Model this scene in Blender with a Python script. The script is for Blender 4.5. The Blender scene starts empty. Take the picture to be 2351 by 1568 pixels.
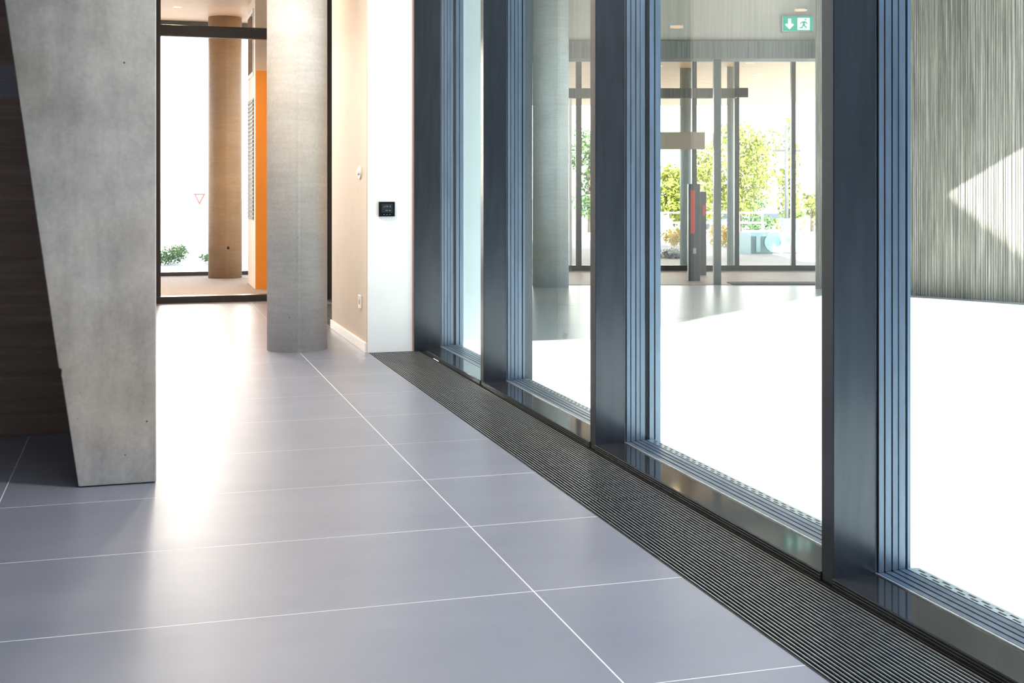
import bpy, bmesh, math, random
from mathutils import Vector, Matrix
random.seed(7)
scene = bpy.context.scene
COL = scene.collection

# ------------------------------------------------------------------ camera, sky, sun, exposure
TH = math.atan(853.5 / 2881.0)            # camera is turned this far right of the corridor axis (+Y)
CS, SN = math.cos(TH), math.sin(TH)
cam_d = bpy.data.cameras.new('camera')
cam_d.sensor_width = 36.0
cam_d.lens = 36.0 * 2881.0 / 2351.0
cam_d.shift_y = -(784.0 - 435.0) / 2351.0
cam_d.clip_start = 0.05
cam_d.clip_end = 600
cam = bpy.data.objects.new('camera', cam_d)
cam.location = (0, 0, 1.0)
cam.rotation_euler = (math.pi / 2, 0, -TH)
COL.objects.link(cam)
scene.camera = cam

world = bpy.data.worlds.new('sky')
scene.world = world
world.use_nodes = True
wn = world.node_tree.nodes
wl = world.node_tree.links
bg = wn['Background']
tc = wn.new('ShaderNodeTexCoord')
sx = wn.new('ShaderNodeSeparateXYZ')
rp = wn.new('ShaderNodeValToRGB')
rp.color_ramp.elements[0].position = 0.0
rp.color_ramp.elements[0].color = (1.0, 0.98, 0.95, 1)
rp.color_ramp.elements[1].position = 0.55
rp.color_ramp.elements[1].color = (0.58, 0.75, 1.0, 1)
wl.new(tc.outputs['Generated'], sx.inputs[0])
wl.new(sx.outputs['Z'], rp.inputs[0])
# hazy bright sky low over the far end of the corridor axis
dn = wn.new('ShaderNodeVectorMath')
dn.operation = 'DOT_PRODUCT'
dn.inputs[1].default_value = Vector((0.02, 1.0, 0.17)).normalized()
wl.new(tc.outputs['Generated'], dn.inputs[0])
mr = wn.new('ShaderNodeMapRange')
mr.inputs['From Min'].default_value = 0.86
mr.inputs['From Max'].default_value = 0.995
mr.inputs['To Min'].default_value = 0.0
mr.inputs['To Max'].default_value = 1.0
mr.interpolation_type = 'SMOOTHSTEP'
wl.new(dn.outputs['Value'], mr.inputs[0])
mg = wn.new('ShaderNodeMix')
mg.data_type = 'RGBA'
wl.new(mr.outputs[0], mg.inputs[0])
wl.new(rp.outputs[0], mg.inputs[6])
mg.inputs[7].default_value = (4.6, 4.2, 3.8, 1)
wl.new(mg.outputs[2], bg.inputs[0])
bg.inputs[1].default_value = 2.6

sun_d = bpy.data.lights.new('sun', 'SUN')
sun_d.energy = 26.0
sun_d.angle = 0.0093
sun_d.color = (1.0, 0.94, 0.84)
sun = bpy.data.objects.new('sun', sun_d)
sun.rotation_euler = Vector((0.0, 0.82, -0.57)).to_track_quat('-Z', 'Y').to_euler()
sun.location = (4, -6, 9)
COL.objects.link(sun)

scene.view_settings.view_transform = 'Standard'
scene.view_settings.look = 'None'
scene.view_settings.gamma = 1.0
scene.view_settings.use_curve_mapping = False
scene.view_settings.exposure = 0.75


# ------------------------------------------------------------------ materials
def principled(name, col, rough=0.5, metal=0.0, spec=0.5):
    m = bpy.data.materials.new(name)
    m.use_nodes = True
    b = m.node_tree.nodes['Principled BSDF']
    b.inputs['Base Color'].default_value = (*col, 1)
    b.inputs['Roughness'].default_value = rough
    b.inputs['Metallic'].default_value = metal
    b.inputs['Specular IOR Level'].default_value = spec
    return m


def nd(m, t):
    return m.node_tree.nodes.new(t)


def lk(m, a, b):
    m.node_tree.links.new(a, b)


def coords(m, scale=(1, 1, 1), rot=(0, 0, 0)):
    t = nd(m, 'ShaderNodeTexCoord')
    mp = nd(m, 'ShaderNodeMapping')
    mp.inputs['Scale'].default_value = scale
    mp.inputs['Rotation'].default_value = rot
    lk(m, t.outputs['Object'], mp.inputs[0])
    return mp.outputs[0]


def noise(m, vec, scale, detail=4, rough=0.55):
    n = nd(m, 'ShaderNodeTexNoise')
    n.inputs['Scale'].default_value = scale
    n.inputs['Detail'].default_value = detail
    n.inputs['Roughness'].default_value = rough
    lk(m, vec, n.inputs['Vector'])
    return n.outputs['Fac']


def ramp(m, fac, stops):
    r = nd(m, 'ShaderNodeValToRGB')
    e = r.color_ramp.elements
    while len(e) < len(stops):
        e.new(0.5)
    for i, (p, c) in enumerate(stops):
        e[i].position = p
        e[i].color = (*c, 1)
    lk(m, fac, r.inputs[0])
    return r.outputs[0]


def mixc(m, fac, a, b, mode='MIX'):
    x = nd(m, 'ShaderNodeMix')
    x.data_type = 'RGBA'
    x.blend_type = mode
    if isinstance(fac, float):
        x.inputs[0].default_value = fac
    else:
        lk(m, fac, x.inputs[0])
    for i, v in ((6, a), (7, b)):
        if isinstance(v, tuple):
            x.inputs[i].default_value = (*v, 1)
        else:
            lk(m, v, x.inputs[i])
    return x.outputs[2]


def mth(m, op, a, b=None):
    x = nd(m, 'ShaderNodeMath')
    x.operation = op
    for i, v in ((0, a), (1, b)):
        if v is None:
            continue
        if isinstance(v, (int, float)):
            x.inputs[i].default_value = v
        else:
            lk(m, v, x.inputs[i])
    return x.outputs[0]


def bump(m, h, strength=0.2, dist=0.01):
    b = nd(m, 'ShaderNodeBump')
    b.inputs['Strength'].default_value = strength
    b.inputs['Distance'].default_value = dist
    lk(m, h, b.inputs['Height'])
    lk(m, b.outputs[0], m.node_tree.nodes['Principled BSDF'].inputs['Normal'])


def setcol(m, c):
    lk(m, c, m.node_tree.nodes['Principled BSDF'].inputs['Base Color'])


def concrete(name, base, streak=(1, 1, 1), amt=0.22, pore=True, rough=0.75, warm=(0.36, 0.30, 0.24)):
    m = principled(name, base, rough)
    v = coords(m)
    vs = coords(m, streak)
    n1 = noise(m, v, 2.6, 6, 0.6)
    n2 = noise(m, vs, 9.0, 5, 0.65)
    n3 = noise(m, v, 60.0, 3, 0.6)
    lo = tuple(x * (1 - amt * 1.3) for x in base)
    hi = tuple(min(1, x * (1 + amt)) for x in base)
    nb = noise(m, coords(m, (streak[0], streak[1], streak[2] * 0.6)), 1.7, 5, 0.6)
    c1 = mixc(m, 0.45, ramp(m, n1, [(0.3, lo), (0.7, hi)]), ramp(m, nb, [(0.35, lo), (0.65, hi)]))
    c2 = ramp(m, n2, [(0.3, (0.86, 0.86, 0.86)), (0.7, (1.06, 1.06, 1.06))])
    c = mixc(m, 0.75, c1, c2, 'MULTIPLY')
    c3 = ramp(m, n3, [(0.3, (0.88, 0.88, 0.88)), (0.7, (1.06, 1.06, 1.06))])
    c = mixc(m, 0.8, c, c3, 'MULTIPLY')
    # faint warm staining
    n4 = noise(m, v, 1.1, 3)
    st = ramp(m, n4, [(0.5, (0, 0, 0)), (0.72, (0.6, 0.6, 0.6))])
    c = mixc(m, st, c, mixc(m, 1.0, c, tuple(w / 0.36 for w in warm), 'MULTIPLY'))
    if pore:
        vo = nd(m, 'ShaderNodeTexVoronoi')
        vo.inputs['Scale'].default_value = 16
        lk(m, v, vo.inputs['Vector'])
        gate = noise(m, v, 3.5, 2)
        p = ramp(m, vo.outputs['Distance'], [(0.035, (1, 1, 1)), (0.07, (0, 0, 0))])
        g = ramp(m, gate, [(0.54, (0, 0, 0)), (0.58, (1, 1, 1))])
        pg = mixc(m, 1.0, p, g, 'MULTIPLY')
        c = mixc(m, pg, c, (0.05, 0.045, 0.04))
    setcol(m, c)
    bump(m, n2, 0.12, 0.004)
    return m


M = {}
# floor tiles: 1.37 x 0.625 m porcelain slabs with pale joints
m = principled('porcelain_tile', (0.2, 0.205, 0.24), 0.26, 0.0, 0.75)
t = nd(m, 'ShaderNodeTexCoord')
s = nd(m, 'ShaderNodeSeparateXYZ')
lk(m, t.outputs['Object'], s.inputs[0])
fx = mth(m, 'FRACT', mth(m, 'DIVIDE', mth(m, 'ADD', s.outputs[0], 20 * 1.37 - 0.939 + 0.002), 1.37))
fy = mth(m, 'FRACT', mth(m, 'DIVIDE', mth(m, 'ADD', s.outputs[1], 40 * 0.625 - 2.98 + 0.002), 0.625))
jx = mth(m, 'LESS_THAN', fx, 0.0036 / 1.37)
jy = mth(m, 'LESS_THAN', fy, 0.0032 / 0.625)
joint = mth(m, 'MAXIMUM', jx, jy)
v = coords(m, (1, 1, 1))
v2 = coords(m, (1.0, 1.8, 1))
base = ramp(m, noise(m, v2, 1.6, 6, 0.6), [(0.3, (0.185, 0.195, 0.248)), (0.7, (0.228, 0.238, 0.29))])
sp = ramp(m, noise(m, v, 95, 2, 0.5), [(0.77, (0, 0, 0)), (0.8, (0.35, 0.35, 0.35))])
base = mixc(m, sp, base, (0.5, 0.5, 0.55))
setcol(m, mixc(m, joint, base, (0.66, 0.67, 0.70)))
rr = nd(m, 'ShaderNodeMapRange')
rr.inputs['To Min'].default_value = 0.33
rr.inputs['To Max'].default_value = 0.37
lk(m, noise(m, v2, 2.4, 5), rr.inputs[0])
rj = mth(m, 'MAXIMUM', rr.outputs[0], mth(m, 'MULTIPLY', joint, 0.7))
lk(m, rj, m.node_tree.nodes['Principled BSDF'].inputs['Roughness'])
M['tile'] = m

M['pillar'] = concrete('tapered_concrete', (0.50, 0.475, 0.455), (2.2, 2.2, 0.7), 0.42)
M['column'] = concrete('column_concrete', (0.58, 0.56, 0.55), (0.5, 0.5, 5), 0.12, rough=0.6)
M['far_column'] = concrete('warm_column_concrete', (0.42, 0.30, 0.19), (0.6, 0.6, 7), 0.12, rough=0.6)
M['court_column'] = concrete('court_concrete', (0.60, 0.66, 0.67), (0.6, 0.6, 7), 0.1, pore=False)

# dark brown board-marked wall
m = principled('dark_board_wall', (0.06, 0.04, 0.03), 0.6)
v = coords(m, (0.35, 1, 9))
c = ramp(m, noise(m, v, 3.2, 8, 0.7), [(0.25, (0.18, 0.125, 0.10)), (0.55, (0.30, 0.215, 0.175)), (0.8, (0.44, 0.33, 0.28))])
t = nd(m, 'ShaderNodeTexCoord')
s = nd(m, 'ShaderNodeSeparateXYZ')
lk(m, t.outputs['Object'], s.inputs[0])
fz = mth(m, 'FRACT', mth(m, 'DIVIDE', mth(m, 'ADD', s.outputs[2], 5.0), 0.134))
seam = mth(m, 'LESS_THAN', fz, 0.03)
band = mth(m, 'MULTIPLY', mth(m, 'GREATER_THAN', s.outputs[2], 1.37), mth(m, 'LESS_THAN', s.outputs[2], 1.50))
c = mixc(m, band, c, (0.27, 0.26, 0.30))
c = mixc(m, mth(m, 'MULTIPLY', seam, 0.18), c, (0.012, 0.01, 0.01))
setcol(m, c)
bump(m, noise(m, v, 3.2, 8, 0.7), 0.25, 0.006)
M['board'] = m


def painted(name, col, rough=0.6, amt=0.03):
    m = principled(name, col, rough)
    n = noise(m, coords(m), 5.0, 4)
    setcol(m, ramp(m, n, [(0.3, tuple(x * (1 - amt) for x in col)), (0.7, tuple(min(1, x * (1 + amt)) for x in col))]))
    bump(m, noise(m, coords(m), 160, 2), 0.05, 0.002)
    return m


M['white'] = painted('white_paint', (0.86, 0.87, 0.88))
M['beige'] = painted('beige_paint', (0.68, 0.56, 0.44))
M['skirting'] = painted('white_skirting', (0.85, 0.82, 0.76), 0.4)
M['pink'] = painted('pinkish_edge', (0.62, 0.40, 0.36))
M['ceiling'] = painted('ceiling_paint', (0.84, 0.82, 0.80))
M['far_ceiling'] = painted('far_ceiling_paint', (0.74, 0.62, 0.50))
M['peach'] = painted('peach_ceiling_paint', (0.66, 0.46, 0.31))
M['dark_ceiling'] = painted('dark_plaster', (0.10, 0.09, 0.09))
M['orange'] = painted('orange_lacquer', (0.90, 0.32, 0.02), 0.4)
M['ext_white'] = painted('outdoor_render', (0.66, 0.74, 0.76))


def metal_paint(name, col, rough, metal=0.0, spec=0.6, bmp=0.02):
    m = principled(name, col, rough, metal, spec)
    v = coords(m, (6, 6, 0.6))
    n = noise(m, v, 6.0, 4)
    setcol(m, ramp(m, n, [(0.3, tuple(x * 0.85 for x in col)), (0.7, tuple(x * 1.15 for x in col))]))
    rr = nd(m, 'ShaderNodeMapRange')
    rr.inputs['To Min'].default_value = rough * 0.85
    rr.inputs['To Max'].default_value = rough * 1.2
    lk(m, n, rr.inputs[0])
    lk(m, rr.outputs[0], m.node_tree.nodes['Principled BSDF'].inputs['Roughness'])
    return m


M['frame'] = metal_paint('anthracite_frame', (0.047, 0.053, 0.065), 0.2, 0.55, 0.8)
M['frame2'] = metal_paint('anthracite_sash', (0.15, 0.195, 0.26), 0.3, 0.45, 0.7)
M['sill'] = principled('glossy_black_sill', (0.03, 0.032, 0.035), 0.06, 0.2, 0.9)
M['black'] = principled('black_rubber', (0.008, 0.008, 0.009), 0.6)
M['trench'] = principled('trench_black', (0.004, 0.004, 0.005), 0.9)
M['grille'] = metal_paint('grille_aluminium', (0.33, 0.36, 0.375), 0.35, 0.6)
M['alu'] = metal_paint('bare_aluminium', (0.62, 0.66, 0.68), 0.35, 0.7)
M['dark_metal'] = metal_paint('dark_door_frame', (0.035, 0.028, 0.025), 0.35)
M['bronze'] = metal_paint('grey_green_metal', (0.065, 0.07, 0.068), 0.4)
M['greypost'] = metal_paint('pale_grey_metal', (0.36, 0.42, 0.42), 0.4)
M['plastic_black'] = principled('black_plastic', (0.006, 0.006, 0.008), 0.22)
M['screen'] = principled('dark_screen', (0.03, 0.033, 0.042), 0.12)
M['icon'] = principled('display_mark', (0.25, 0.28, 0.3), 0.4)
M['plastic_white'] = principled('white_plastic', (0.85, 0.80, 0.74), 0.3)
M['red'] = painted('red_panel', (0.55, 0.07, 0.045), 0.4)
M['sign_red'] = painted('road_sign_red', (0.25, 0.018, 0.016), 0.4)
M['louvre_grey'] = metal_paint('louvre_grey_metal', (0.15, 0.145, 0.135), 0.5)
M['letter_blue'] = painted('pale_blue_letters', (0.42, 0.62, 0.68), 0.5)
M['letter_back'] = painted('pale_wall_panel', (0.62, 0.78, 0.82), 0.5)
M['bin_blue'] = painted('grey_blue_bin', (0.20, 0.32, 0.40), 0.4)
M['yellow'] = painted('yellow_band', (0.85, 0.65, 0.02), 0.4)
M['car_white'] = principled('car_white', (0.8, 0.82, 0.85), 0.2)
M['car_blue'] = principled('car_blue', (0.08, 0.12, 0.30), 0.2)
M['car_glass'] = principled('car_glass', (0.03, 0.04, 0.06), 0.05)
M['bark'] = concrete('bark', (0.12, 0.09, 0.06), (1, 1, 0.3), 0.3, pore=False)
M['board_sign'] = painted('taupe_board', (0.34, 0.27, 0.21), 0.5)
M['gravel'] = concrete('gravel', (0.34, 0.36, 0.38), (5, 5, 5), 0.35, pore=False)
M['neighbour'] = painted('dark_grey_render', (0.09, 0.10, 0.115), 0.8)
M['mat'] = painted('dark_patch', (0.03, 0.026, 0.024), 0.9)  # even dark colour of the flat patch on the entrance floor

# carpet
m = principled('carpet', (0.3, 0.25, 0.21), 0.95)
setcol(m, ramp(m, noise(m, coords(m), 38, 4, 0.7), [(0.3, (0.17, 0.145, 0.125)), (0.7, (0.37, 0.31, 0.27))]))
bump(m, noise(m, coords(m), 120, 2), 0.4, 0.004)
M['carpet'] = m
m = principled('foyer_stone', (0.26, 0.2, 0.17), 0.55)
setcol(m, ramp(m, noise(m, coords(m), 3, 4, 0.6), [(0.3, (0.24, 0.185, 0.155)), (0.7, (0.32, 0.25, 0.21))]))
M['foyer'] = m
# plaza: pale polished stone, slightly glossy, a few hairline cracks
m = principled('plaza_stone', (0.6, 0.63, 0.64), 0.32, spec=0.6)
v = coords(m)
vo = nd(m, 'ShaderNodeTexVoronoi')
vo.feature = 'DISTANCE_TO_EDGE'
vo.inputs['Scale'].default_value = 0.45
nz = nd(m, 'ShaderNodeTexNoise')
nz.inputs['Scale'].default_value = 1.2
lk(m, v, nz.inputs['Vector'])
mx = nd(m, 'ShaderNodeMix')
mx.data_type = 'VECTOR'
mx.inputs[0].default_value = 0.35
lk(m, v, mx.inputs[4])
lk(m, nz.outputs['Color'], mx.inputs[5])
lk(m, mx.outputs[1], vo.inputs['Vector'])
crack = ramp(m, vo.outputs['Distance'], [(0.0025, (1, 1, 1)), (0.006, (0, 0, 0))])
gate = ramp(m, noise(m, v, 0.9, 2), [(0.56, (0, 0, 0)), (0.6, (1, 1, 1))])
base = ramp(m, noise(m, v, 1.3, 5, 0.6), [(0.3, (0.38, 0.42, 0.435)), (0.7, (0.46, 0.495, 0.51))])
setcol(m, mixc(m, mixc(m, 1.0, crack, gate, 'MULTIPLY'), base, (0.2, 0.2, 0.2)))
M['plaza'] = m
m = principled('pale_ground', (0.62, 0.6, 0.56), 0.9)
setcol(m, ramp(m, noise(m, coords(m), 0.5, 6, 0.6), [(0.3, (0.36, 0.36, 0.35)), (0.7, (0.50, 0.49, 0.46))]))
M['ground'] = m
# ribbed concrete
m = principled('ribbed_concrete', (0.3, 0.29, 0.25), 0.85)
v = coords(m, (34, 34, 0.8))
c = ramp(m, noise(m, v, 1.6, 3, 0.7), [(0.3, (0.14, 0.13, 0.115)), (0.5, (0.29, 0.27, 0.24)), (0.75, (0.56, 0.53, 0.48))])
c2 = ramp(m, noise(m, coords(m), 1.2, 4), [(0.3, (0.85, 0.85, 0.85)), (0.7, (1.05, 1.05, 1.05))])
setcol(m, mixc(m, 1.0, c, c2, 'MULTIPLY'))
M['ribs'] = m
# dark ribbed beam
m = principled('dark_ribbed_cladding', (0.1, 0.1, 0.1), 0.6)
setcol(m, ramp(m, noise(m, coords(m, (40, 40, 0.6)), 1.5, 3, 0.7), [(0.3, (0.075, 0.078, 0.075)), (0.7, (0.19, 0.19, 0.18))]))
M['beam'] = m
m = principled('warm_grey_fascia', (0.3, 0.27, 0.23), 0.7)
setcol(m, ramp(m, noise(m, coords(m, (30, 30, 0.6)), 1.5, 3, 0.6), [(0.3, (0.34, 0.31, 0.27)), (0.7, (0.42, 0.385, 0.34))]))
M['fascia'] = m
# timber soffit with board seams
m = principled('timber_soffit', (0.75, 0.5, 0.28), 0.5)
v = coords(m, (1, 9, 1), (0, 0, TH))
setcol(m, ramp(m, noise(m, v, 1.4, 4, 0.6), [(0.3, (0.42, 0.225, 0.085)), (0.7, (0.54, 0.32, 0.14))]))
M['soffit'] = m


def leafmat(name, a, b):
    m = principled(name, a, 0.6)
    v = coords(m)
    c = ramp(m, noise(m, v, 2.5, 3), [(0.35, a), (0.65, b)])
    setcol(m, c)
    bs = m.node_tree.nodes['Principled BSDF']
    tr = nd(m, 'ShaderNodeBsdfTranslucent')
    lk(m, c, tr.inputs[0])
    ms = nd(m, 'ShaderNodeMixShader')
    ms.inputs[0].default_value = 0.4
    lk(m, bs.outputs[0], ms.inputs[1])
    lk(m, tr.outputs[0], ms.inputs[2])
    lk(m, ms.outputs[0], m.node_tree.nodes['Material Output'].inputs[0])
    return m


M['leaf_yellow'] = leafmat('yellow_green_leaf', (0.13, 0.155, 0.02), (0.32, 0.33, 0.055))
M['leaf_green'] = leafmat('green_leaf', (0.045, 0.11, 0.035), (0.14, 0.23, 0.08))
M['leaf_amber'] = leafmat('amber_shrub', (0.42, 0.28, 0.04), (0.65, 0.50, 0.12))


def glassmat(name, tint, k=0.8):
    m = bpy.data.materials.new(name)
    m.use_nodes = True
    nt = m.node_tree
    nt.nodes.remove(nt.nodes['Principled BSDF'])
    g = nd(m, 'ShaderNodeNewGeometry')
    dt = nd(m, 'ShaderNodeVectorMath')
    dt.operation = 'DOT_PRODUCT'
    lk(m, g.outputs['Normal'], dt.inputs[0])
    lk(m, g.outputs['Incoming'], dt.inputs[1])
    c = mth(m, 'ABSOLUTE', dt.outputs['Value'])
    p = mth(m, 'POWER', mth(m, 'SUBTRACT', 1.0, c), 5.0)
    fac = mth(m, 'MULTIPLY', mth(m, 'ADD', mth(m, 'MULTIPLY', p, 0.96), 0.04), k)
    tr = nd(m, 'ShaderNodeBsdfTransparent')
    tr.inputs[0].default_value = (*tint, 1)
    gl = nd(m, 'ShaderNodeBsdfGlossy')
    gl.inputs['Roughness'].default_value = 0.0
    ms = nd(m, 'ShaderNodeMixShader')
    lk(m, fac, ms.inputs[0])
    lk(m, tr.outputs[0], ms.inputs[1])
    lk(m, gl.outputs[0], ms.inputs[2])
    lk(m, ms.outputs[0], nt.nodes['Material Output'].inputs[0])
    return m


M['glass'] = glassmat('window_glass', (0.925, 0.98, 0.98))
M['clear'] = glassmat('clear_glass', (0.985, 0.99, 0.985), 0.5)


def emis(name, col, st):
    m = bpy.data.materials.new(name)
    m.use_nodes = True
    nt = m.node_tree
    nt.nodes.remove(nt.nodes['Principled BSDF'])
    e = nd(m, 'ShaderNodeEmission')
    e.inputs[0].default_value = (*col, 1)
    e.inputs[1].default_value = st
    lk(m, e.outputs[0], nt.nodes['Material Output'].inputs[0])
    return m


M['lamp'] = emis('warm_lamp', (1.0, 0.72, 0.42), 14.0)
M['lamp_glint'] = emis('warm_lamp_reflection', (1.0, 0.62, 0.34), 0.75)  # glow colour of the painted light reflections on the fascia
M['exit_green'] = emis('exit_green', (0.02, 0.42, 0.27), 0.75)
M['exit_white'] = emis('exit_white', (0.85, 1.0, 0.92), 1.0)


# ------------------------------------------------------------------ geometry helpers
def bx(bm, x0, x1, y0, y1, z0, z1):
    vs = [bm.verts.new(p) for p in ((x0, y0, z0), (x1, y0, z0), (x1, y1, z0), (x0, y1, z0),
                                    (x0, y0, z1), (x1, y0, z1), (x1, y1, z1), (x0, y1, z1))]
    for f in ((3, 2, 1, 0), (4, 5, 6, 7), (0, 1, 5, 4), (1, 2, 6, 5), (2, 3, 7, 6), (3, 0, 4, 7)):
        bm.faces.new([vs[i] for i in f])


def obj(name, bm, mat, parent=None, bevel=0.0, smooth=False, mtx=None):
    bmesh.ops.recalc_face_normals(bm, faces=bm.faces)
    if mtx is not None:
        bm.transform(mtx)
    me = bpy.data.meshes.new(name)
    bm.to_mesh(me)
    bm.free()
    if smooth:
        for p in me.polygons:
            p.use_smooth = True
    me.materials.append(mat)
    o = bpy.data.objects.new(name, me)
    COL.objects.link(o)
    if parent is not None:
        o.parent = parent
        o.matrix_parent_inverse = parent.matrix_world.inverted() if parent.matrix_world else Matrix()
        o.matrix_parent_inverse = Matrix.Translation(-Vector(parent.location))
    if bevel:
        b = o.modifiers.new('bevel', 'BEVEL')
        b.width = bevel
        b.segments = 2
        b.limit_method = 'ANGLE'
    return o


def box(name, dims, mat, parent=None, bevel=0.0, mtx=None):
    bm = bmesh.new()
    bx(bm, *dims)
    return obj(name, bm, mat, parent, bevel, mtx=mtx)


def boxes(name, lst, mat, parent=None, bevel=0.0, mtx=None):
    bm = bmesh.new()
    for d in lst:
        bx(bm, *d)
    return obj(name, bm, mat, parent, bevel, mtx=mtx)


def empty(name, loc):
    o = bpy.data.objects.new(name, None)
    o.location = loc
    o.empty_display_size = 0.1
    COL.objects.link(o)
    return o


def tag(o, label, cat, group=None, kind=None):
    o['label'] = label
    o['category'] = cat
    if group:
        o['group'] = group
    if kind:
        o['kind'] = kind
    return o


def struct(o, label=None):
    o['kind'] = 'structure'
    if label:
        o['label'] = label
    return o


def prism(name, pts, lo, hi, mat, parent=None, axis='Z', bevel=0.0, mtx=None):
    bm = bmesh.new()

    def P(a, b, h):
        return (a, b, h) if axis == 'Z' else (a, h, b)
    A = [bm.verts.new(P(a, b, lo)) for a, b in pts]
    B = [bm.verts.new(P(a, b, hi)) for a, b in pts]
    bm.faces.new(A)
    bm.faces.new(B[::-1])
    n = len(pts)
    for i in range(n):
        bm.faces.new((A[i], A[(i + 1) % n], B[(i + 1) % n], B[i]))
    return obj(name, bm, mat, parent, bevel, mtx=mtx)


def lathe(name, prof, cx, cy, mat, parent=None, seg=48, seam=None, mtx=None):
    bm = bmesh.new()
    rings = []
    for r, z in prof:
        ring = []
        for i in range(seg):
            a = 2 * math.pi * i / seg
            rr = r + (0.0045 if seam is not None and i == seam else 0)
            ring.append(bm.verts.new((cx + rr * math.cos(a), cy + rr * math.sin(a), z)))
        rings.append(ring)
    for a, b in zip(rings, rings[1:]):
        for i in range(seg):
            j = (i + 1) % seg
            bm.faces.new((a[i], a[j], b[j], b[i]))
    bm.faces.new(rings[0][::-1])
    bm.faces.new(rings[-1])
    return obj(name, bm, mat, parent, smooth=True, mtx=mtx)


# the court building stands turned by TH against this hall: r runs to its right, d into its depth
FM = Matrix(((CS, SN, 0, 0), (-SN, CS, 0, 0), (0, 0, 1, 0), (0, 0, 0, 1)))


def F(r, d, z=0.0):
    return FM @ Vector((r, d, z))


# ------------------------------------------------------------------ setting: this hall
GX0, GX1 = 1.341, 1.668          # grille trench
YW = 7.62                        # face of the white pier
struct(boxes('floor', [(-6, GX0, -7, 11.42, -0.12, 0.0), (GX0, 1.75, YW + 0.004, 9.1, -0.12, 0.0),
                       (GX0, 1.75, 10.95, 11.42, -0.12, 0.0)], M['tile']))
struct(box('floor_duct', (GX0 - 0.002, 1.80, -7, YW, -0.16, -0.07), M['trench']))
struct(box('ceiling', (-6, 1.95, -7, 11.44, 3.3, 3.5), M['ceiling']))
struct(box('wall_left', (-6.2, -6, -7, 5.6, 0, 3.3), M['dark_ceiling']))
struct(box('wall_back', (-6.2, 1.95, -7.2, -7, 0, 3.3), M['dark_ceiling']))
struct(box('wall_dark', (-6.0, 0.045, 5.44, 5.6, 0, 3.3), M['board']))
struct(box('light_leak_wall', (-0.1, 0.045, 5.6, 11.42, 0, 3.3), M['white']))  # unseen wall added to block a light leak
struct(box('wall_pier', (1.335, 1.612, YW, 9.08, 0, 3.3), M['white']))
struct(box('wall_pier_side', (1.33, 1.335, YW + 0.004, 9.08, 0.0, 3.3), M['beige']))
struct(box('baseboard_pier', (1.318, 1.33, YW + 0.004, 9.08, 0.0, 0.06), M['skirting'], bevel=0.002))
struct(box('pier_edge_strip', (1.612, 1.622, YW - 0.004, YW + 0.1, 0.0, 3.3), M['pink']))  # narrow pinkish strip along the pier's right edge
struct(box('wall_facade', (1.62, 1.95, 7.685, 11.44, 0, 3.3), M['frame']))
struct(box('wall_court_side', (1.95, 2.15, 7.9, 11.44, 0, 3.3), M['ext_white']))

# tapered concrete pillar
pts = [(-0.199, 0.003), (-0.207, 0.06), (-0.262, 0.395), (-0.2625, 0.40), (-0.247, 0.402), (-0.249, 0.43), (-0.262, 0.437),
       (-0.44, 1.70), (-0.665, 3.3), (0.052, 3.3), (0.052, 0.003)]
pts = [(-0.199, 0.003), (-0.2525, 0.372), (-0.2545, 0.378), (-0.252, 0.398), (-0.262, 0.404), (-0.43, 1.625), (-0.665, 3.3), (0.052, 3.3), (0.052, 0.003)]
p = prism('tapered_pillar', pts, 4.445, 5.435, M['pillar'], axis='Y', bevel=0.004)
tag(p, 'large tapering grey concrete pillar standing in front of the dark wall', 'pillar')

# round columns
c = lathe('round_column', [(0.1865, 0), (0.1865, 3.3)], 0.944, 7.93, M['column'], seg=144, seam=106)
tag(c, 'grey round concrete column with vertical seam beside the beige wall', 'column', 'round concrete columns')
c0 = c = lathe('round_column', [(0.1865, 0), (0.1865, 2.95)], 0.923, 14.58, M['far_column'], seg=72, seam=54)
tag(c, 'brown-toned round concrete column on the carpet beyond the doorway', 'column', 'round concrete columns')
c = lathe('round_column', [(0.1865, 0), (0.1865, 3.4)], 4.06, 12.3, M['court_column'], seg=72, seam=54)
tag(c, 'pale round concrete column outside, seen through the second window bay', 'column', 'round concrete columns')

hol = lathe('tie_hole', [(0.014, 0.330), (0.017, 0.347), (0.014, 0.362)], 0.945, 14.402, M['black'], c0, seg=16)
# thermostat on the pier
tx, tz = 1.4525, 0.879
th = tag(empty('thermostat', (tx, YW, tz)), 'small square black thermostat with display on the white pier', 'thermostat')
box('housing', (tx - 0.050, tx + 0.050, YW - 0.014, YW, tz - 0.045, tz + 0.045), M['plastic_black'], th, 0.002)
dsp = box('display', (tx - 0.034, tx + 0.036, YW - 0.0150, YW - 0.0138, tz - 0.022, tz + 0.034), M['screen'], th)
boxes('display_symbols', [(tx - 0.018 + i * 0.009, tx - 0.014 + i * 0.009, YW - 0.0155, YW - 0.0149, tz + 0.012 + (i % 2) * 0.004, tz + 0.018 + (i % 3) * 0.002) for i in range(5)]
      + [(tx - 0.008, tx + 0.004, YW - 0.0155, YW - 0.0149, tz - 0.010, tz - 0.006), (tx + 0.014, tx + 0.021, YW - 0.0155, YW - 0.0149, tz - 0.011, tz - 0.005)], M['icon'], dsp)
for i, dx in enumerate((-0.018, 0.0, 0.018)):
    box('touch_button', (tx + dx - 0.003, tx + dx + 0.003, YW - 0.0145, YW - 0.0138, tz - 0.034, tz - 0.031), M['icon'], th)

# round switch and outlet on the beige side of the pier
sw = tag(empty('wall_switch', (1.33, 7.86, 1.107)), 'round white wall switch on the beige wall, above the power outlet', 'switch')


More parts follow.
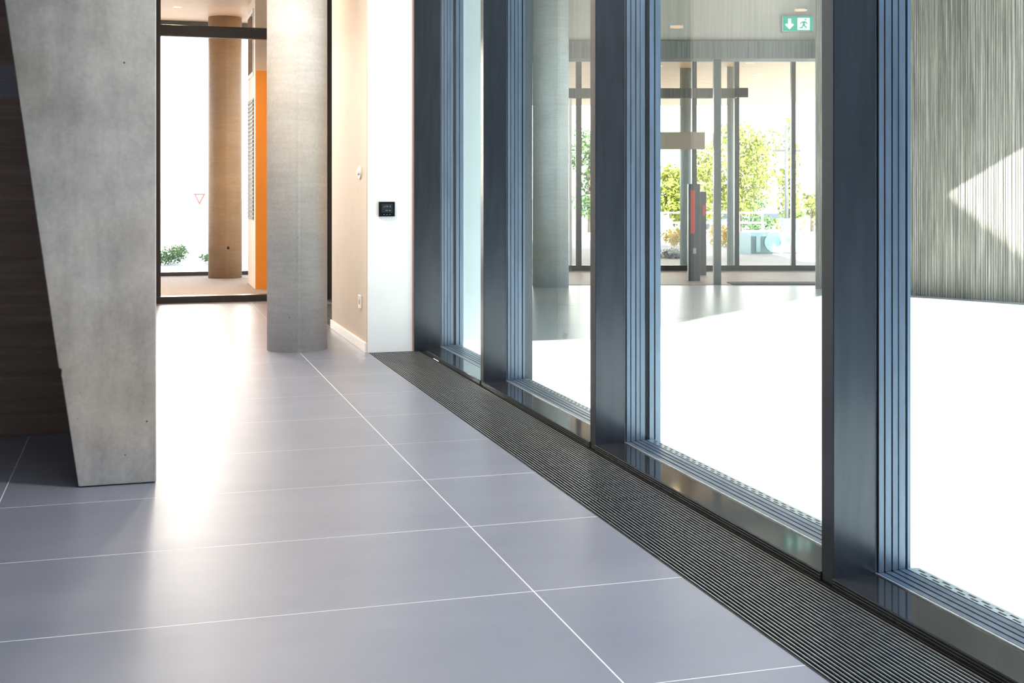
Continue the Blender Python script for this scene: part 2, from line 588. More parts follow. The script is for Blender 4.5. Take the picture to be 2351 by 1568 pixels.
def disc(name, cx, cy, cz, r, x0, x1, mat, parent):
    bm = bmesh.new()
    n = 32
    A = [bm.verts.new((x0, cy + r * math.cos(2 * math.pi * i / n), cz + r * math.sin(2 * math.pi * i / n))) for i in range(n)]
    B = [bm.verts.new((x1, cy + r * math.cos(2 * math.pi * i / n), cz + r * math.sin(2 * math.pi * i / n))) for i in range(n)]
    bm.faces.new(A)
    bm.faces.new(B)
    for i in range(n):
        bm.faces.new((A[i], A[(i + 1) % n], B[(i + 1) % n], B[i]))
    return obj(name, bm, mat, parent, 0.001)


disc('cover_ring', 1.33, 7.86, 1.107, 0.042, 1.322, 1.33, M['plastic_white'], sw)
disc('knob', 1.33, 7.86, 1.107, 0.018, 1.310, 1.322, M['plastic_white'], sw)
ou = tag(empty('power_outlet', (1.33, 7.84, 0.295)), 'white power outlet low on the beige wall near the baseboard', 'outlet')
box('cover_plate', (1.320, 1.33, 7.80, 7.88, 0.255, 0.335), M['plastic_white'], ou, 0.002)
disc('socket', 1.32, 7.84, 0.295, 0.02, 1.3185, 1.3205, M['icon'], ou)


# ------------------------------------------------------------------ floor grilles
def grille(x0, x1, y0, y1, label, pitch=0.0126):
    g = empty('floor_grille', (x0, y0, 0))
    tag(g, label, 'grille', 'linear floor grilles along the window front')
    n = int(round((x1 - x0 - 0.012) / pitch))
    p_ = (x1 - x0 - 0.012) / n
    boxes('slats', [(x0 + 0.006 + (i + 0.35) * p_, x0 + 0.006 + (i + 0.67) * p_, y0 + 0.002, y1 - 0.002, -0.0028, 0.0) for i in range(n)], M['grille'], g)
    boxes('slat_gap_shade', [(x0 + 0.006 + (i + 0.40) * p_, x0 + 0.006 + (i + 0.64) * p_, y0 + 0.002, y1 - 0.002, -0.02, -0.0028) for i in range(n)], M['black'], g)  # black lower slats put the shade of the gaps into the colour
    ny = int((y1 - y0) / 0.1)
    boxes('cross_rods', [(x0 + 0.004, x1 - 0.004, y0 + (j + 0.5) * (y1 - y0) / ny - 0.0015, y0 + (j + 0.5) * (y1 - y0) / ny + 0.0015, -0.016, -0.006) for j in range(ny)], M['grille'], g)
    boxes('rim', [(x0, x0 + 0.004, y0, y1, -0.06, 0.001), (x1 - 0.004, x1, y0, y1, -0.06, 0.001),
                  (x0 + 0.004, x1 - 0.004, y0, y0 + 0.002, -0.02, -0.0005), (x0 + 0.004, x1 - 0.004, y1 - 0.002, y1, -0.02, -0.0005)], M['black'], g)
    return g


grille(GX0, GX1 - 0.006, 0.6, 3.80, 'linear black floor grille nearest the camera, before the broadest mullion')
grille(GX0, GX1 - 0.006, 3.80, 5.72, 'linear black floor grille in front of the middle window bay')
grille(GX0, GX1 - 0.006, 5.72, YW - 0.003, 'linear black floor grille that ends at the white pier')
grille(1.335, 1.615, 9.09, 10.94, 'small far floor grille behind the pier, beside the round column', 0.0180)
struct(box('floor_duct_far', (1.33, 1.62, 9.09, 10.95, -0.16, -0.07), M['trench']))

# ------------------------------------------------------------------ window front
MY = [2.79, 4.508, 6.139]
ML = ['broad dark blue mullion in the right foreground, beside the rightmost window bay',
      'dark blue metal mullion between the second and third window bays',
      'dark blue metal mullion, the first after the end post by the white pier']
MT = 0.058


def mullion(y, label, deep=1.935, ext='frame2'):
    g = empty('mullion', (GX1, y, 0))
    if label:
        tag(g, label, 'mullion', 'window mullions')
    else:
        struct(g)
    box('inner_fin', (GX1, 1.788, y, y + MT, 0.0, 3.3), M['frame'], g, 0.0015)
    box('outer_post', (1.788, 1.874, y + 0.001, y + MT - 0.001, 0.0, 3.3), M['frame2'], g)
    if deep > 1.88:
        box('outer_cover', (1.874, deep, y + 0.001, y + MT - 0.001, 0.0, 3.3), M[ext], g)
    return g


for y, l, dp_, ex_ in zip(MY, ML, (1.876, 1.935, 1.928), ('frame2', 'frame2', 'bronze')):
    mullion(y, l, dp_, ex_)
for y in (1.08, -0.62, -2.32, -4.02, -5.72, -6.95):
    mullion(y, None)['label'] = 'dark window mullion continuing the window front'
g = empty('mullion', (1.622, 7.56, 0))
tag(g, 'narrow dark end post of the window front against the white pier', 'mullion', 'window mullions')
box('inner_fin', (1.622, 1.788, 7.60, 7.68, 0.0, 3.3), M['frame'], g, 0.0015)
box('outer_post', (1.788, 1.935, 7.60, 7.68, 0.0, 3.3), M['frame2'], g)


def window(n, y0, y1, deep):
    """y0..y1 = clear bay between mullions"""
    w = struct(empty('window_%d' % n, (1.79, (y0 + y1) / 2, 0)))

    def ring(name, xa, xb, ins, zb, mat, k=None):
        boxes(name, [(xa, xb, y0, y0 + ins, zb, 3.3), (xa, xb, y1 - ins, y1, zb, 3.3), (xa, xb, y0 + ins, y1 - ins, zb - 0.03, zb)], mat, w, 0.0008)
    boxes('sill', [(GX1 - 0.004, 1.788, y0, y1, 0.0, 0.025)], M['sill'], w, 0.002)
    boxes('sill_edge', [(1.786, 1.7925, y0, y1, 0.0, 0.0285)], M['alu'], w, 0.001)
    boxes('groove', [(1.7925, 1.873, y0, y0 + 0.003, 0, 3.3), (1.7925, 1.873, y1 - 0.003, y1, 0, 3.3), (1.7925, 1.873, y0, y1, 0.0, 0.018)], M['black'], w)
    ring('frame', 1.7935, 1.809, 0.007, 0.029, M['frame2'])
    ring('frame', 1.8108, 1.829, 0.009, 0.031, M['frame2'])
    ring('frame', 1.831, 1.847, 0.011, 0.033, M['frame2'])
    ring('glazing_bead', 1.8478, 1.866, 0.013, 0.035, M['frame2'])
    box('pane', (1.8665, 1.8725, y0 + 0.006, y1 - 0.006, 0.02, 3.3), M['glass'], w)
    # perforated spacer bar of the double glazing
    boxes('spacer_bar', [(1.8735, 1.906, y0 + 0.01, y1 - 0.01, 0.022, 0.034)], M['alu'], w)
    st = 0.05
    k = int((y1 - y0 - 0.04) / st)
    boxes('drainage_slots', [(1.8785 + q * 0.0125, 1.8845 + q * 0.0125, y0 + 0.02 + (i + 0.5 * q) * st, y0 + 0.02 + (i + 0.5 * q) * st + 0.027, 0.0335, 0.0343)
                             for i in range(k) for q in (0, 1)], M['black'], w)
    box('outer_rail', (1.873, 1.915, y0, y1, -0.05, 0.02), M['frame2'], w)
    if deep:
        for a, b in ((1.884, 1.902), (1.908, 1.930)):
            boxes('outer_jamb', [(a, b, y1 - 0.018, y1, 0.02, 3.3), (a, b, y0, y0 + 0.018, 0.02, 3.3)], M['frame2'], w)
        boxes('groove', [(1.8745, 1.932, y1 - 0.006, y1, 0.02, 3.3)], M['black'], w)
    else:
        boxes('outer_jamb', [(1.875, 1.884, y1 - 0.010, y1, 0.02, 3.3)], M['frame2'], w)


window(1, MY[2] + MT, 7.60, True)
window(2, MY[1] + MT, MY[2], False)
window(3, MY[0] + MT, MY[1], True)
window(4, 1.08 + MT, MY[0], False)
ys = [1.08, -0.62, -2.32, -4.02, -5.72]
for i in range(4):
    window(5 + i, ys[i + 1] + MT, ys[i], False)

# ------------------------------------------------------------------ glazed doorway and far room
YD = 11.44
struct(box('wall_far', (-6, 0.135, YD, YD + 0.12, 0, 3.3), M['dark_ceiling']))
struct(box('wall_far_right', (1.38, 1.95, YD, YD + 0.12, 0, 3.3), M['dark_metal']))
dr = struct(empty('door_1', (0.75, YD, 0)))
box('threshold', (0.135, 1.38, YD - 0.03, YD + 0.10, 0, 0.058), M['dark_metal'], dr, 0.002)
box('transom', (0.135, 1.38, YD, YD + 0.07, 2.35, 2.45), M['dark_metal'], dr, 0.002)
box('jamb', (0.135, 0.172, YD - 0.01, YD + 0.09, 0, 3.0), M['dark_metal'], dr, 0.002)
box('jamb', (1.34, 1.38, YD - 0.01, YD + 0.09, 0, 3.0), M['dark_metal'], dr, 0.002)
box('pane', (0.17, 1.34, YD + 0.03, YD + 0.036, 0.05, 3.0), M['clear'], dr)
struct(box('wall_header', (0.135, 1.38, YD, YD + 0.12, 3.0, 3.3), M['far_ceiling']))

struct(box('floor_far', (-4, 2.2, YD + 0.0, 15.05, -0.1, 0.001), M['carpet']))
struct(box('ceiling_far', (-4, 2.2, YD + 0.12, 15.2, 2.95, 3.1), M['peach']))
struct(box('wall_far_left', (-4.2, -4, YD + 0.12, 15.2, 0, 3.1), M['far_ceiling']))
# service core with orange front
struct(box('wall_core', (1.105, 2.2, 12.80, 13.66, 0, 2.95), M['far_ceiling']))
op = box('orange_panel', (1.105, 1.9, 12.77, 12.799, 0, 2.19), M['orange'], None, 0.002)
tag(op, 'tall orange wall panel beyond the doorway, right of the far column', 'panel')
lv = tag(empty('vent_louvre', (1.105, 13.2, 1.3)), 'tall grey louvred vent in the white side wall beside the orange panel', 'vent')
box('backing', (1.099, 1.105, 12.95, 13.60, 0.69, 1.93), M['louvre_grey'], lv)
boxes('blades', [(1.092, 1.099, 12.96, 13.59, 0.70 + i * 0.041, 0.70 + i * 0.041 + 0.022) for i in range(30)], M['louvre_grey'], lv)
hw = tag(empty('high_window', (1.105, 13.2, 2.4)), 'small dark framed window high in the side wall above the vent', 'window')
box('frame', (1.097, 1.105, 12.98, 13.60, 2.16, 2.84), M['white'], hw)
box('pane', (1.094, 1.0975, 13.02, 13.56, 2.20, 2.80), M['car_glass'], hw)
w = struct(empty('window_far', (0.6, 15.02, 0)))
box('bottom_rail', (-4, 2.2, 15.0, 15.08, 0.0, 0.045), M['dark_metal'], w)
box('head_rail', (-4, 2.2, 15.0, 15.08, 2.88, 2.95), M['bronze'], w)
box('pane', (-4, 2.2, 15.03, 15.036, 0.04, 2.9), M['clear'], w)


def downlight(x, y, z, label, power=0, grp='recessed downlights', mtx=None, r=0.055, tone=(1.0, 0.66, 0.36)):
    g = tag(empty('downlight', (x, y, z)), label, 'ceiling light', grp)
    lathe('trim_ring', [(r + 0.012, z - 0.004), (r + 0.012, z)], x, y, M['alu'], g, 24)
    lathe('lamp', [(r, z - 0.006), (r, z - 0.003)], x, y, M['lamp'], g, 24)
    if power:
        ld = bpy.data.lights.new('downlight_bulb', 'SPOT')
        ld.energy = power
        ld.color = tone
        ld.spot_size = 2.4
        ld.spot_blend = 0.8
        ld.shadow_soft_size = 0.06
        lo = bpy.data.objects.new('downlight_bulb', ld)
        lo.location = (0, 0, -0.02)
        COL.objects.link(lo)
        lo.parent = g
    return g


for x, y in ((0.3, 12.05), (-1.1, 12.05)):
    downlight(x, y, 2.95, 'warm recessed downlight in the ceiling beyond the doorway', 160, 'downlights beyond the doorway')
for x, y in ((0.45, 9.3), (0.45, 6.6), (1.2, 3.3), (0.9, -0.3), (0.9, -3.4)):
    downlight(x, y, 3.3, 'warm recessed downlight in the hall ceiling', 170, 'downlights in the hall', tone=(1.0, 0.84, 0.68))

# ------------------------------------------------------------------ outside: plaza
a0, a1 = F(-6, 13.1), F(9, 13.1)
struct(prism('floor_plaza', [(1.80, -14), (30, -14), (a1.x, a1.y), (1.80, 13.12)], -0.06, 0.0, M['plaza']))
struct(box('floor_foyer', (-2.5, 6, 13.1, 15.42, -0.05, 0.004), M['foyer'], mtx=FM))
# ground slopes gently down beyond the court
bm = bmesh.new()
vs = [bm.verts.new(p) for p in ((-60, 15.3, -0.02), (45, 15.3, -0.02), (70, 24, -0.02), (-80, 24, -0.02), (140, 110, -2.5), (-140, 110, -2.5), (400, 500, -3), (-400, 500, -3),
                                (-60, 15.3, -0.4), (45, 15.3, -0.4))]
for f in ((0, 1, 2, 3), (3, 2, 4, 5), (5, 4, 6, 7), (0, 1, 9, 8)):
    bm.faces.new([vs[i] for i in f])
struct(obj('terrain', bm, M['ground'], mtx=FM))

# ribbed wall
P1 = Vector((6.53, 11.26, 0))
WD = Vector((0.445, -0.8955, 0)).normalized()
WN = Vector((-WD.y, WD.x, 0))    # pointing away from the camera side
if WN.dot(Vector((6, 10, 0))) < 0:
    WN = -WN
bm = bmesh.new()
s_ = 0.0
LEN = 7.5
outl = []
while s_ < LEN:
    wdt = random.choice((0.010, 0.014, 0.018, 0.024))
    gap = random.choice((0.006, 0.009, 0.012))
    dp = random.uniform(0.006, 0.014)
    outl += [(s_, 0), (s_, -dp), (s_ + wdt, -dp), (s_ + wdt, 0)]
    s_ += wdt + gap
outl += [(s_, 0), (s_, 0.3), (0, 0.3)]
A, B = [], []
for a, b in outl:
    q = P1 + WD * a + WN * b
    A.append(bm.verts.new((q.x, q.y, 0)))
    B.append(bm.verts.new((q.x, q.y, 3.4)))
for i in range(len(outl)):
    j = (i + 1) % len(outl)
    bm.faces.new((A[i], A[j], B[j], B[i]))
struct(obj('wall_ribbed', bm, M['ribs']))

# unseen slab added to shade the far plaza and outline the sun patch
struct(prism('sun_shade_slab', [(1.95, 3.0), (3.0, 3.0), (4.4, 4.2), (6.3, 5.7), (6.72, 5.4), (7.02, 4.9), (7.6, 3.6), (8.0, 2.0), (8.1, 2.0),
                                (7.48, 4.753), (7.093, 6.479), (7.482, 6.413), (9.5, 6.05), (10.5, 10), (1.95, 13.3)], 3.4, 3.6, M['fascia']))
# neighbouring block behind the viewpoint: shades the near plaza and is what the frames mirror
struct(box('wall_neighbour', (2.2, 26, -12, -9, 0, 6.6), M['neighbour']))
struct(boxes('trim_neighbour', [(2.2 + i * 1.6, 3.5 + i * 1.6, -8.99, -8.95, 0.6, 2.2) for i in range(14)], M['car_glass']))

# ------------------------------------------------------------------ court building (r, d frame)
struct(boxes('wall_court', [(-1.6, 0.205, 13.1, 13.5, 0, 3.4)], M['bronze'], mtx=FM))
struct(boxes('wall_fascia', [(0.205, 3.35, 13.12, 13.4, 2.545, 3.4)], M['fascia'], mtx=FM))
struct(boxes('trim_beam', [(0.205, 3.3, 13.06, 13.4, 2.364, 2.546)], M['beam'], mtx=FM))
so = struct(box('ceiling_foyer', (-1.5, 5.2, 13.4, 23.9, 2.60, 2.75), M['soffit'], mtx=FM))

pc = F(2.15, 13.2)
p = box('square_post', (2.112, 2.188, 13.12, 13.20, 0, 2.5), M['bronze'], mtx=FM, bevel=0.003)
tag(p, 'tall slender dark grey-green post reaching the dark beam of the entrance', 'post')

w = struct(empty('window_court', F(2.2, 15.4)))
boxes('bottom_rail', [(0.62, 5.0, 15.38, 15.45, 0.004, 0.07)], M['dark_metal'], w, mtx=FM)
boxes('transom', [(0.62, 2.80, 15.36, 15.46, 2.12, 2.24)], M['beam'], w, mtx=FM)
boxes('mullion', [(0.783, 0.853, 15.38, 15.45, 0, 2.6)], M['bronze'], w, mtx=FM)
boxes('mullion', [(2.205, 2.265, 15.38, 15.45, 0, 2.6)], M['bronze'], w, mtx=FM)
boxes('mullion', [(2.728, 2.786, 15.38, 15.45, 0, 2.6)], M['bronze'], w, mtx=FM)
boxes('mullion', [(3.425, 3.478, 15.38, 15.45, 0, 2.6)], M['bronze'], w, mtx=FM)
boxes('mullion', [(0.70, 0.735, 15.38, 15.45, 0, 2.2)], M['white'], w, mtx=FM)
box('door_closer', (2.725, 2.862, 15.2, 15.37, 2.115, 2.232), M['plastic_black'], w, 0.004, mtx=FM)
box('pane', (0.62, 2.75, 15.41, 15.416, 0.03, 2.6), M['clear'], w, mtx=FM)
box('pane', (2.79, 5.0, 15.41, 15.416, 0.03, 2.6), M['clear'], w, mtx=FM)

pp = lathe('round_post', [(0.078, -0.02), (0.078, 2.6)], 2.30, 16.6, M['greypost'], mtx=FM, seg=32)
tag(pp, 'pale grey round post behind the taupe hanging board', 'post')
pp = lathe('round_post', [(0.05, -0.02), (0.05, 2.6)], 2.86, 16.4, M['greypost'], mtx=FM, seg=32)
tag(pp, 'thin pale round post below the black door closer', 'post')

hb = tag(empty('hanging_board', F(1.84, 14.5, 1.56)), 'wide blank taupe board hanging under the entrance ceiling', 'sign')
box('board', (1.45, 2.227, 14.48, 14.52, 1.463, 1.664), M['board_sign'], hb, 0.002, mtx=FM)
for rr_ in (1.6, 2.08):
    box('hanger', (rr_ - 0.003, rr_ + 0.003, 14.497, 14.503, 1.664, 2.60), M['alu'], hb, mtx=FM)

tt = tag(empty('totem', F(1.99, 13.7)), 'taller dark totem with a red panel, left of the slender post', 'totem', 'dark info totems')
box('body', (1.923, 2.052, 13.68, 13.76, 0.004, 1.06), M['bronze'], tt, 0.003, mtx=FM)
box('red_panel', (1.945, 1.995, 13.676, 13.681, 0.52, 0.99), M['red'], tt, mtx=FM)
box('card_reader', (1.97, 2.005, 13.66, 13.68, 0.30, 0.36), M['greypost'], tt, 0.003, mtx=FM)
tt = tag(empty('totem', F(2.22, 14.6)), 'shorter dark totem standing right behind the red-panelled one', 'totem', 'dark info totems')
box('body', (2.170, 2.258, 14.58, 14.66, 0.004, 0.975), M['bronze'], tt, 0.003, mtx=FM)
box('red_panel', (2.215, 2.25, 14.576, 14.581, 0.70, 0.82), M['red'], tt, mtx=FM)
bp = box('dark_floor_patch', (2.3, 3.35, 13.12, 13.42, 0.004, 0.014), M['mat'], mtx=FM)  # thin dark slab lying flat on the entrance floor
tag(bp, 'flat dark patch on the brown entrance floor beside the ribbed wall', 'mat')

# exit sign
e = tag(empty('exit_sign', F(2.97, 13.1, 2.73)), 'green and white illuminated emergency exit sign on the grey fascia', 'exit sign')
box('housing', (2.812, 3.138, 13.06, 13.12, 2.645, 2.805), M['greypost'], e, 0.003, mtx=FM)
gf = box('green_face', (2.822, 3.128, 13.055, 13.06, 2.653, 2.797), M['exit_green'], e, mtx=FM)
bm = bmesh.new()


def poly(bm, pts, d):
    A = [bm.verts.new((a, d, b)) for a, b in pts]
    B = [bm.verts.new((a, d + 0.002, b)) for a, b in pts]
    bm.faces.new(A)
    bm.faces.new(B[::-1])
    for i in range(len(pts)):
        j = (i + 1) % len(pts)
        bm.faces.new((A[i], A[j], B[j], B[i]))


ox, oz = 2.835, 2.665
# down arrow, then running figure in a white doorway
poly(bm, [(ox + 0.052, oz), (ox + 0.098, oz + 0.05), (ox + 0.078, oz + 0.062), (ox + 0.068, oz + 0.05), (ox + 0.068, oz + 0.112), (ox + 0.036, oz + 0.112), (ox + 0.036, oz + 0.05), (ox + 0.022, oz + 0.062), (ox + 0.004, oz + 0.05)], 13.052)
poly(bm, [(ox + 0.135, oz - 0.005), (ox + 0.262, oz - 0.005), (ox + 0.262, oz + 0.12), (ox + 0.135, oz + 0.12)], 13.052)
obj('white_symbol', bm, M['exit_white'], gf, mtx=FM)
bm = bmesh.new()
qx = ox + 0.165
poly(bm, [(qx + 0.045, oz + 0.095), (qx + 0.06, oz + 0.095), (qx + 0.06, oz + 0.11), (qx + 0.045, oz + 0.11)], 13.049)
poly(bm, [(qx + 0.02, oz + 0.085), (qx + 0.055, oz + 0.085), (qx + 0.075, oz + 0.06), (qx + 0.068, oz + 0.055), (qx + 0.05, oz + 0.07), (qx + 0.045, oz + 0.045), (qx + 0.07, oz + 0.02), (qx + 0.06, oz + 0.01),
          (qx + 0.03, oz + 0.038), (qx + 0.02, oz + 0.012), (qx - 0.01, oz + 0.012), (qx - 0.01, oz + 0.022), (qx + 0.012, oz + 0.024), (qx + 0.025, oz + 0.055), (qx + 0.022, oz + 0.072), (qx + 0.0, oz + 0.055), (qx - 0.006, oz + 0.062)], 13.049)
obj('running_figure', bm, M['exit_green'], gf, mtx=FM)

# recessed lights in the timber ceiling
for r_, d_ in ((1.9, 14.6), (3.0, 15.0), (1.9, 17.5), (3.4, 17.5), (2.6, 20), (4.2, 20)):
    q = F(r_, d_, 2.60)
    downlight(q.x, q.y, q.z, 'warm recessed downlight in the timber entrance ceiling', 10, 'downlights in the timber ceiling')
# glowing ovals on the fascia, standing in for reflections of recessed lights
for i, (r_, z_, l) in enumerate(((1.72, 2.70, 'painted oval reflection of a warm light on the fascia, left of the exit sign'), (3.02, 2.875, 'painted oval reflection of a warm light on the fascia above the exit sign'))):
    g = tag(empty('lamp_reflection', F(r_, 13.1, z_)), l, 'lamp')
    bm = bmesh.new()
    poly(bm, [(r_ + 0.065 * math.cos(t * math.pi / 8), z_ + 0.014 * math.sin(t * math.pi / 8)) for t in range(16)], 13.112)
    obj('lamp', bm, M['lamp_glint'], g, mtx=FM)  # glowing oval painted as the reflection of a recessed light
    box('reflection_backing', (r_ - 0.07, r_ + 0.07, 13.114, 13.12, z_ - 0.018, z_ + 0.018), M['alu'], g, mtx=FM)  # backing plate made up for the painted reflection

# pale wall panel with big letters
lw = tag(empty('letter_sign', F(4.2, 20.0)), 'low pale blue outdoor sign with big raised letters on the ground', 'sign')
box('sign_panel', (3.60, 4.85, 20.05, 20.15, -0.02, 0.32), M['letter_back'], lw, mtx=FM)
box('end_block', (3.60, 3.78, 19.86, 20.05, -0.02, 0.325), M['letter_back'], lw, mtx=FM)


def letter(ch, r, d, z, size):
    cu = bpy.data.curves.new('letter_curve', 'FONT')
    cu.body = ch
    cu.size = size
    cu.extrude = 0.05
    cu.offset = 0.012
    tmp = bpy.data.objects.new('tmp', cu)
    COL.objects.link(tmp)
    bpy.context.view_layer.update()
    me = bpy.data.meshes.new_from_object(tmp)
    bpy.data.objects.remove(tmp)
    me.materials.clear()
    me.materials.append(M['letter_blue'])
    me.transform(FM @ Matrix.Translation((r, d, z)) @ Matrix.Rotation(math.pi / 2, 4, 'X'))
    me.name = 'letter'
    o = bpy.data.objects.new('letter', me)
    COL.objects.link(o)
    o.parent = lw
    o.matrix_parent_inverse = Matrix.Translation(-Vector(lw.location))


for ch, r_ in (('T', 3.78), ('O', 4.00), ('Z', 4.34)):
    letter(ch, r_, 19.95, 0.02, 0.42)

# litter bin, lamp post, cars, fence, traffic sign


def ground_z(d):
    return -0.02 if d < 24 else -0.02 - (d - 24) * 2.48 / 86.0


b = tag(empty('litter_bin', F(6.65, 30, ground_z(30))), 'grey-blue tapering litter bin with a yellow band outside', 'bin')
lathe('bin_body', [(0.14, -0.06), (0.2, 0.05), (0.25, 0.2), (0.25, 0.27), (0.27, 0.28), (0.27, 0.30)], 6.65, 30, M['bin_blue'], b, 32, mtx=FM)
lathe('band', [(0.13, -0.11), (0.13, -0.06)], 6.65, 30, M['yellow'], b, 32, mtx=FM)
lathe('base', [(0.12, ground_z(30)), (0.12, -0.11)], 6.65, 30, M['greypost'], b, 32, mtx=FM)
lp = tag(empty('lamp_post', F(6.72, 31, ground_z(31))), 'slim dark post with a cross arm among the trees', 'post')
lathe('pole', [(0.05, ground_z(31)), (0.035, 2.6)], 6.78, 31, M['bronze'], lp, 16, mtx=FM)
box('cross_arm', (6.42, 7.12, 30.97, 31.03, 1.93, 1.99), M['dark_metal'], lp, mtx=FM)


def car(r, d, L, mat, label):
    z = ground_z(d)
    g = tag(empty('car', F(r, d, z)), label, 'car', 'parked cars beyond the entrance')
    prof = [(-L / 2, 0.3), (-L / 2, 0.75), (-L / 2 + 0.9, 0.88), (-L / 2 + 1.5, 1.38), (L / 2 - 1.0, 1.40), (L / 2 - 0.3, 0.95), (L / 2, 0.85), (L / 2, 0.3)]
    prism('car_body', [(r + a, z + b_) for a, b_ in prof], d - 0.85, d + 0.85, mat, g, axis='Y', bevel=0.05, mtx=FM)
    prism('side_windows', [(r - L / 2 + 1.1, z + 0.9), (r - L / 2 + 1.55, z + 1.32), (r + L / 2 - 1.05, z + 1.33), (r + L / 2 - 0.5, z + 0.94)], d - 0.87, d - 0.84, M['car_glass'], g, axis='Y', mtx=FM)
    for k in (-1, 1):
        bm = bmesh.new()
        n = 20
        cx = r + k * (L / 2 - 0.75)
        A = [bm.verts.new((cx + 0.32 * math.cos(2 * math.pi * i / n), d - 0.9, z + 0.32 + 0.32 * math.sin(2 * math.pi * i / n))) for i in range(n)]
        B = [bm.verts.new((v_.co.x, d - 0.7, v_.co.z)) for v_ in A]
        bm.faces.new(A)
        bm.faces.new(B)
        for i in range(n):
            bm.faces.new((A[i], A[(i + 1) % n], B[(i + 1) % n], B[i]))
        obj('wheel', bm, M['black'], g, mtx=FM)


car(20.4, 100, 4.2, M['car_white'], 'small white car parked in the distance, seen through the third window bay')
car(17.2, 104, 4.0, M['car_blue'], 'dark blue car parked just left of the white car')

fz = ground_z(40)
fe = tag(empty('fence', F(6, 40, fz)), 'low white rail fence in front of the trees', 'fence')
for i in range(6):
    box('post', (4.2 + i * 0.75, 4.26 + i * 0.75, 39.97, 40.03, fz, 0.3), M['plastic_white'], fe, mtx=FM)
box('rail', (4.0, 8.1, 39.98, 40.02, -0.09, -0.03), M['plastic_white'], fe, mtx=FM)
box('rail', (4.0, 8.1, 39.98, 40.02, 0.24, 0.28), M['plastic_white'], fe, mtx=FM)

gz = ground_z(100)
ts = tag(empty('yield_sign', F(-24.9, 100, gz)), 'triangular yield sign with red outline, left of the far column', 'road sign')
bm = bmesh.new()
cx_, cz_ = -24.9, 0.24
poly(bm, [(cx_ - 0.5, cz_ + 0.45), (cx_ + 0.5, cz_ + 0.45), (cx_, cz_ - 0.5)], 100)
obj('red_rim', bm, M['sign_red'], ts, mtx=FM)
bm = bmesh.new()
poly(bm, [(cx_ - 0.27, cz_ + 0.31), (cx_ + 0.27, cz_ + 0.31), (cx_, cz_ - 0.22)], 99.97)
obj('white_face', bm, M['plastic_white'], ts, mtx=FM)
box('pole', (cx_ - 0.03, cx_ + 0.03, 100.05, 100.1, gz, cz_ + 0.3), M['plastic_white'], ts, mtx=FM)


# ------------------------------------------------------------------ planting
def foliage(name, blobs, n, size, mat, parent=None):
    """leaf cards scattered through ellipsoid clumps given as (r, d, z, sr, sd, sz)"""
    bm = bmesh.new()
    tot = sum(b_[3] * b_[5] for b_ in blobs)
    for (r, d, z, sr, sd, sz) in blobs:
        k = max(4, int(n * sr * sz / tot))
        for _ in range(k):
            while True:
                a = Vector((random.uniform(-1, 1), random.uniform(-1, 1), random.uniform(-1, 1)))
                if a.length < 1:
                    break
            a = a * (0.55 + 0.45 * a.length)
            p0 = Vector((r + a.x * sr, d + a.y * sd, z + a.z * sz))
            u = Vector((random.gauss(0, 1), random.gauss(0, 1), random.gauss(0, 1))).normalized()
            w_ = u.cross(Vector((random.gauss(0, 1), random.gauss(0, 1), random.gauss(0, 1)))).normalized()
            s1 = size * random.uniform(0.6, 1.3)
            bm.faces.new([bm.verts.new(p0 + u * s1), bm.verts.new(p0 + w_ * s1 * 0.45), bm.verts.new(p0 - u * s1), bm.verts.new(p0 - w_ * s1 * 0.45)])
    return obj(name, bm, mat, parent, mtx=FM)


def tree(r, d, ztop, zbot, rad, mat, label, n=1800, size=0.13, clumps=14, narrow=False):
    z = ground_z(d)
    g = tag(empty('tree', F(r, d, z)), label, 'tree', 'trees beyond the entrance')
    h = ztop - z
    lathe('trunk', [(0.09, z), (0.06, z + h * 0.5), (0.03, z + h * 0.85)], r, d, M['bark'], g, 10, mtx=FM)
    blobs = []
    zc, hz = (ztop + zbot) / 2, (ztop - zbot) / 2
    for i in range(clumps):
        if narrow:
            f_ = i / (clumps - 1)
            blobs.append((r + random.uniform(-.1, .1), d, zbot + f_ * (ztop - zbot), rad * (1.05 - f_ * 0.85), rad, hz * 0.2))
        else:
            a = random.uniform(0, 2 * math.pi)
            q = random.uniform(0.15, 0.75)
            zz = random.uniform(-0.8, 0.8)
            ww = math.sqrt(1 - zz * zz)
            blobs.append((r + math.cos(a) * q * rad * ww, d + math.sin(a) * q * rad, zc + zz * hz * 0.85, rad * 0.36, rad * 0.36, hz * 0.26))
            bm = bmesh.new()
    foliage('crown', blobs, n, size, mat, g)


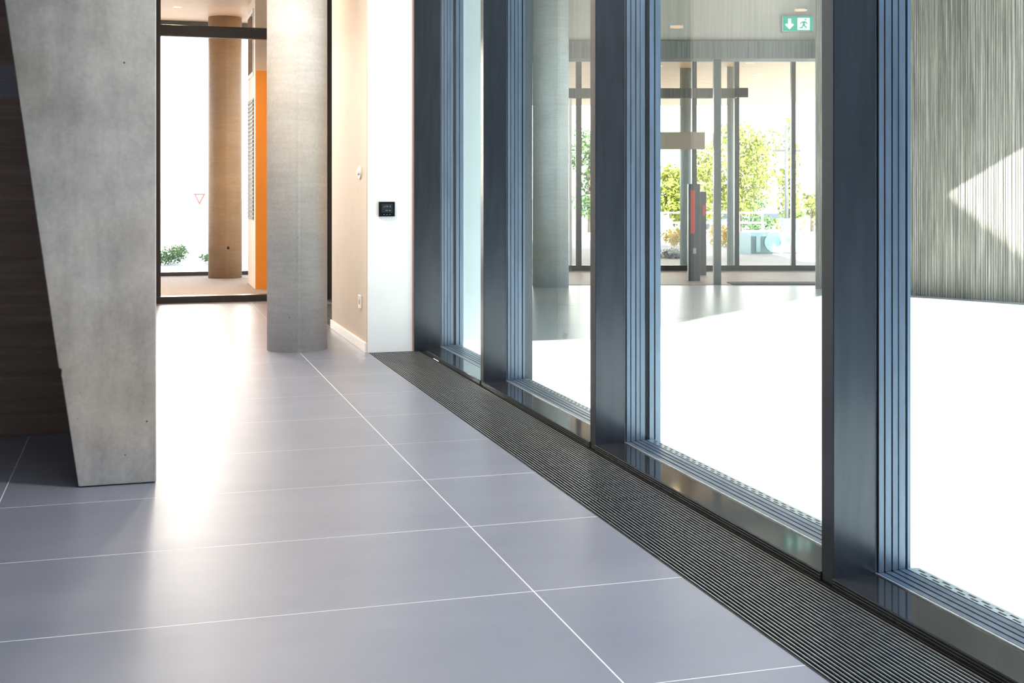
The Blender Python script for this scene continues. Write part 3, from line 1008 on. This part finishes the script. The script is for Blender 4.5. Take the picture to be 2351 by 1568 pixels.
tree(10.9, 60, 4.5, -0.7, 2.7, M['leaf_yellow'], 'loose yellow-green tree, the largest, right of the slender post', 4600, 0.13, 34)
tree(7.6, 55, 2.4, -0.9, 1.9, M['leaf_yellow'], 'bushy green tree behind the fence below the hanging board', 3200, 0.13, 22)
tree(13.3, 60, 4.2, -0.6, 0.75, M['leaf_yellow'], 'narrow yellow-green tree behind the slim post with cross arm', 1100, 0.12, 9, True)
tree(3.7, 60, 4.6, -0.9, 1.6, M['leaf_green'], 'green tree seen between the court column and the second mullion', 2200, 0.13, 18)
tree(20.2, 90, -0.3, -2.3, 1.4, M['leaf_green'], 'low round green tree behind the litter bin', 900, 0.14, 8)
tree(15.3, 64, 1.4, -1.0, 0.9, M['leaf_yellow'], 'sparse low tree next to the ribbed wall edge', 500, 0.12, 8)
tree(17.5, 92, 0.5, -2.4, 2.2, M['leaf_green'], 'wide dark green tree behind the parked cars', 1400, 0.15, 12)


def shrub(r, d, rad, h, mat, label, n=500, size=0.04):
    z = ground_z(d)
    o = foliage('shrub', [(r + random.uniform(-.5, .5) * rad, d + random.uniform(-.3, .3), z + h * random.uniform(.3, .6), rad * .6, .25, h * .45) for _ in range(6)], n, size, mat)
    tag(o, label, 'shrub', 'shrubs outside the entrance')


shrub(2.95, 22.5, 0.38, 0.32, M['leaf_amber'], 'yellow shrub behind the gravel mound, left of the totems')
shrub(3.72, 22.5, 0.22, 0.48, M['leaf_amber'], 'amber shrub between the totems and the slender post')
shrub(5.2, 21.5, 0.4, 0.2, M['leaf_green'], 'low green shrub at the right end of the letter sign')
shrub(-4.62, 17.2, 0.22, 0.26, M['leaf_green'], 'green shrub outside the far window, beside the pillar edge', 900, 0.022)
shrub(-4.15, 17.3, 0.2, 0.16, M['leaf_green'], 'small grey-green shrub outside the far window, near the far column', 350, 0.02)
gm = foliage('gravel_mound', [(2.42, 18.7, 0.0, 0.28, 0.3, 0.13)], 1500, 0.02, M['gravel'])
tag(gm, 'grey gravel mound outside, left of the totems', 'gravel', kind='stuff')
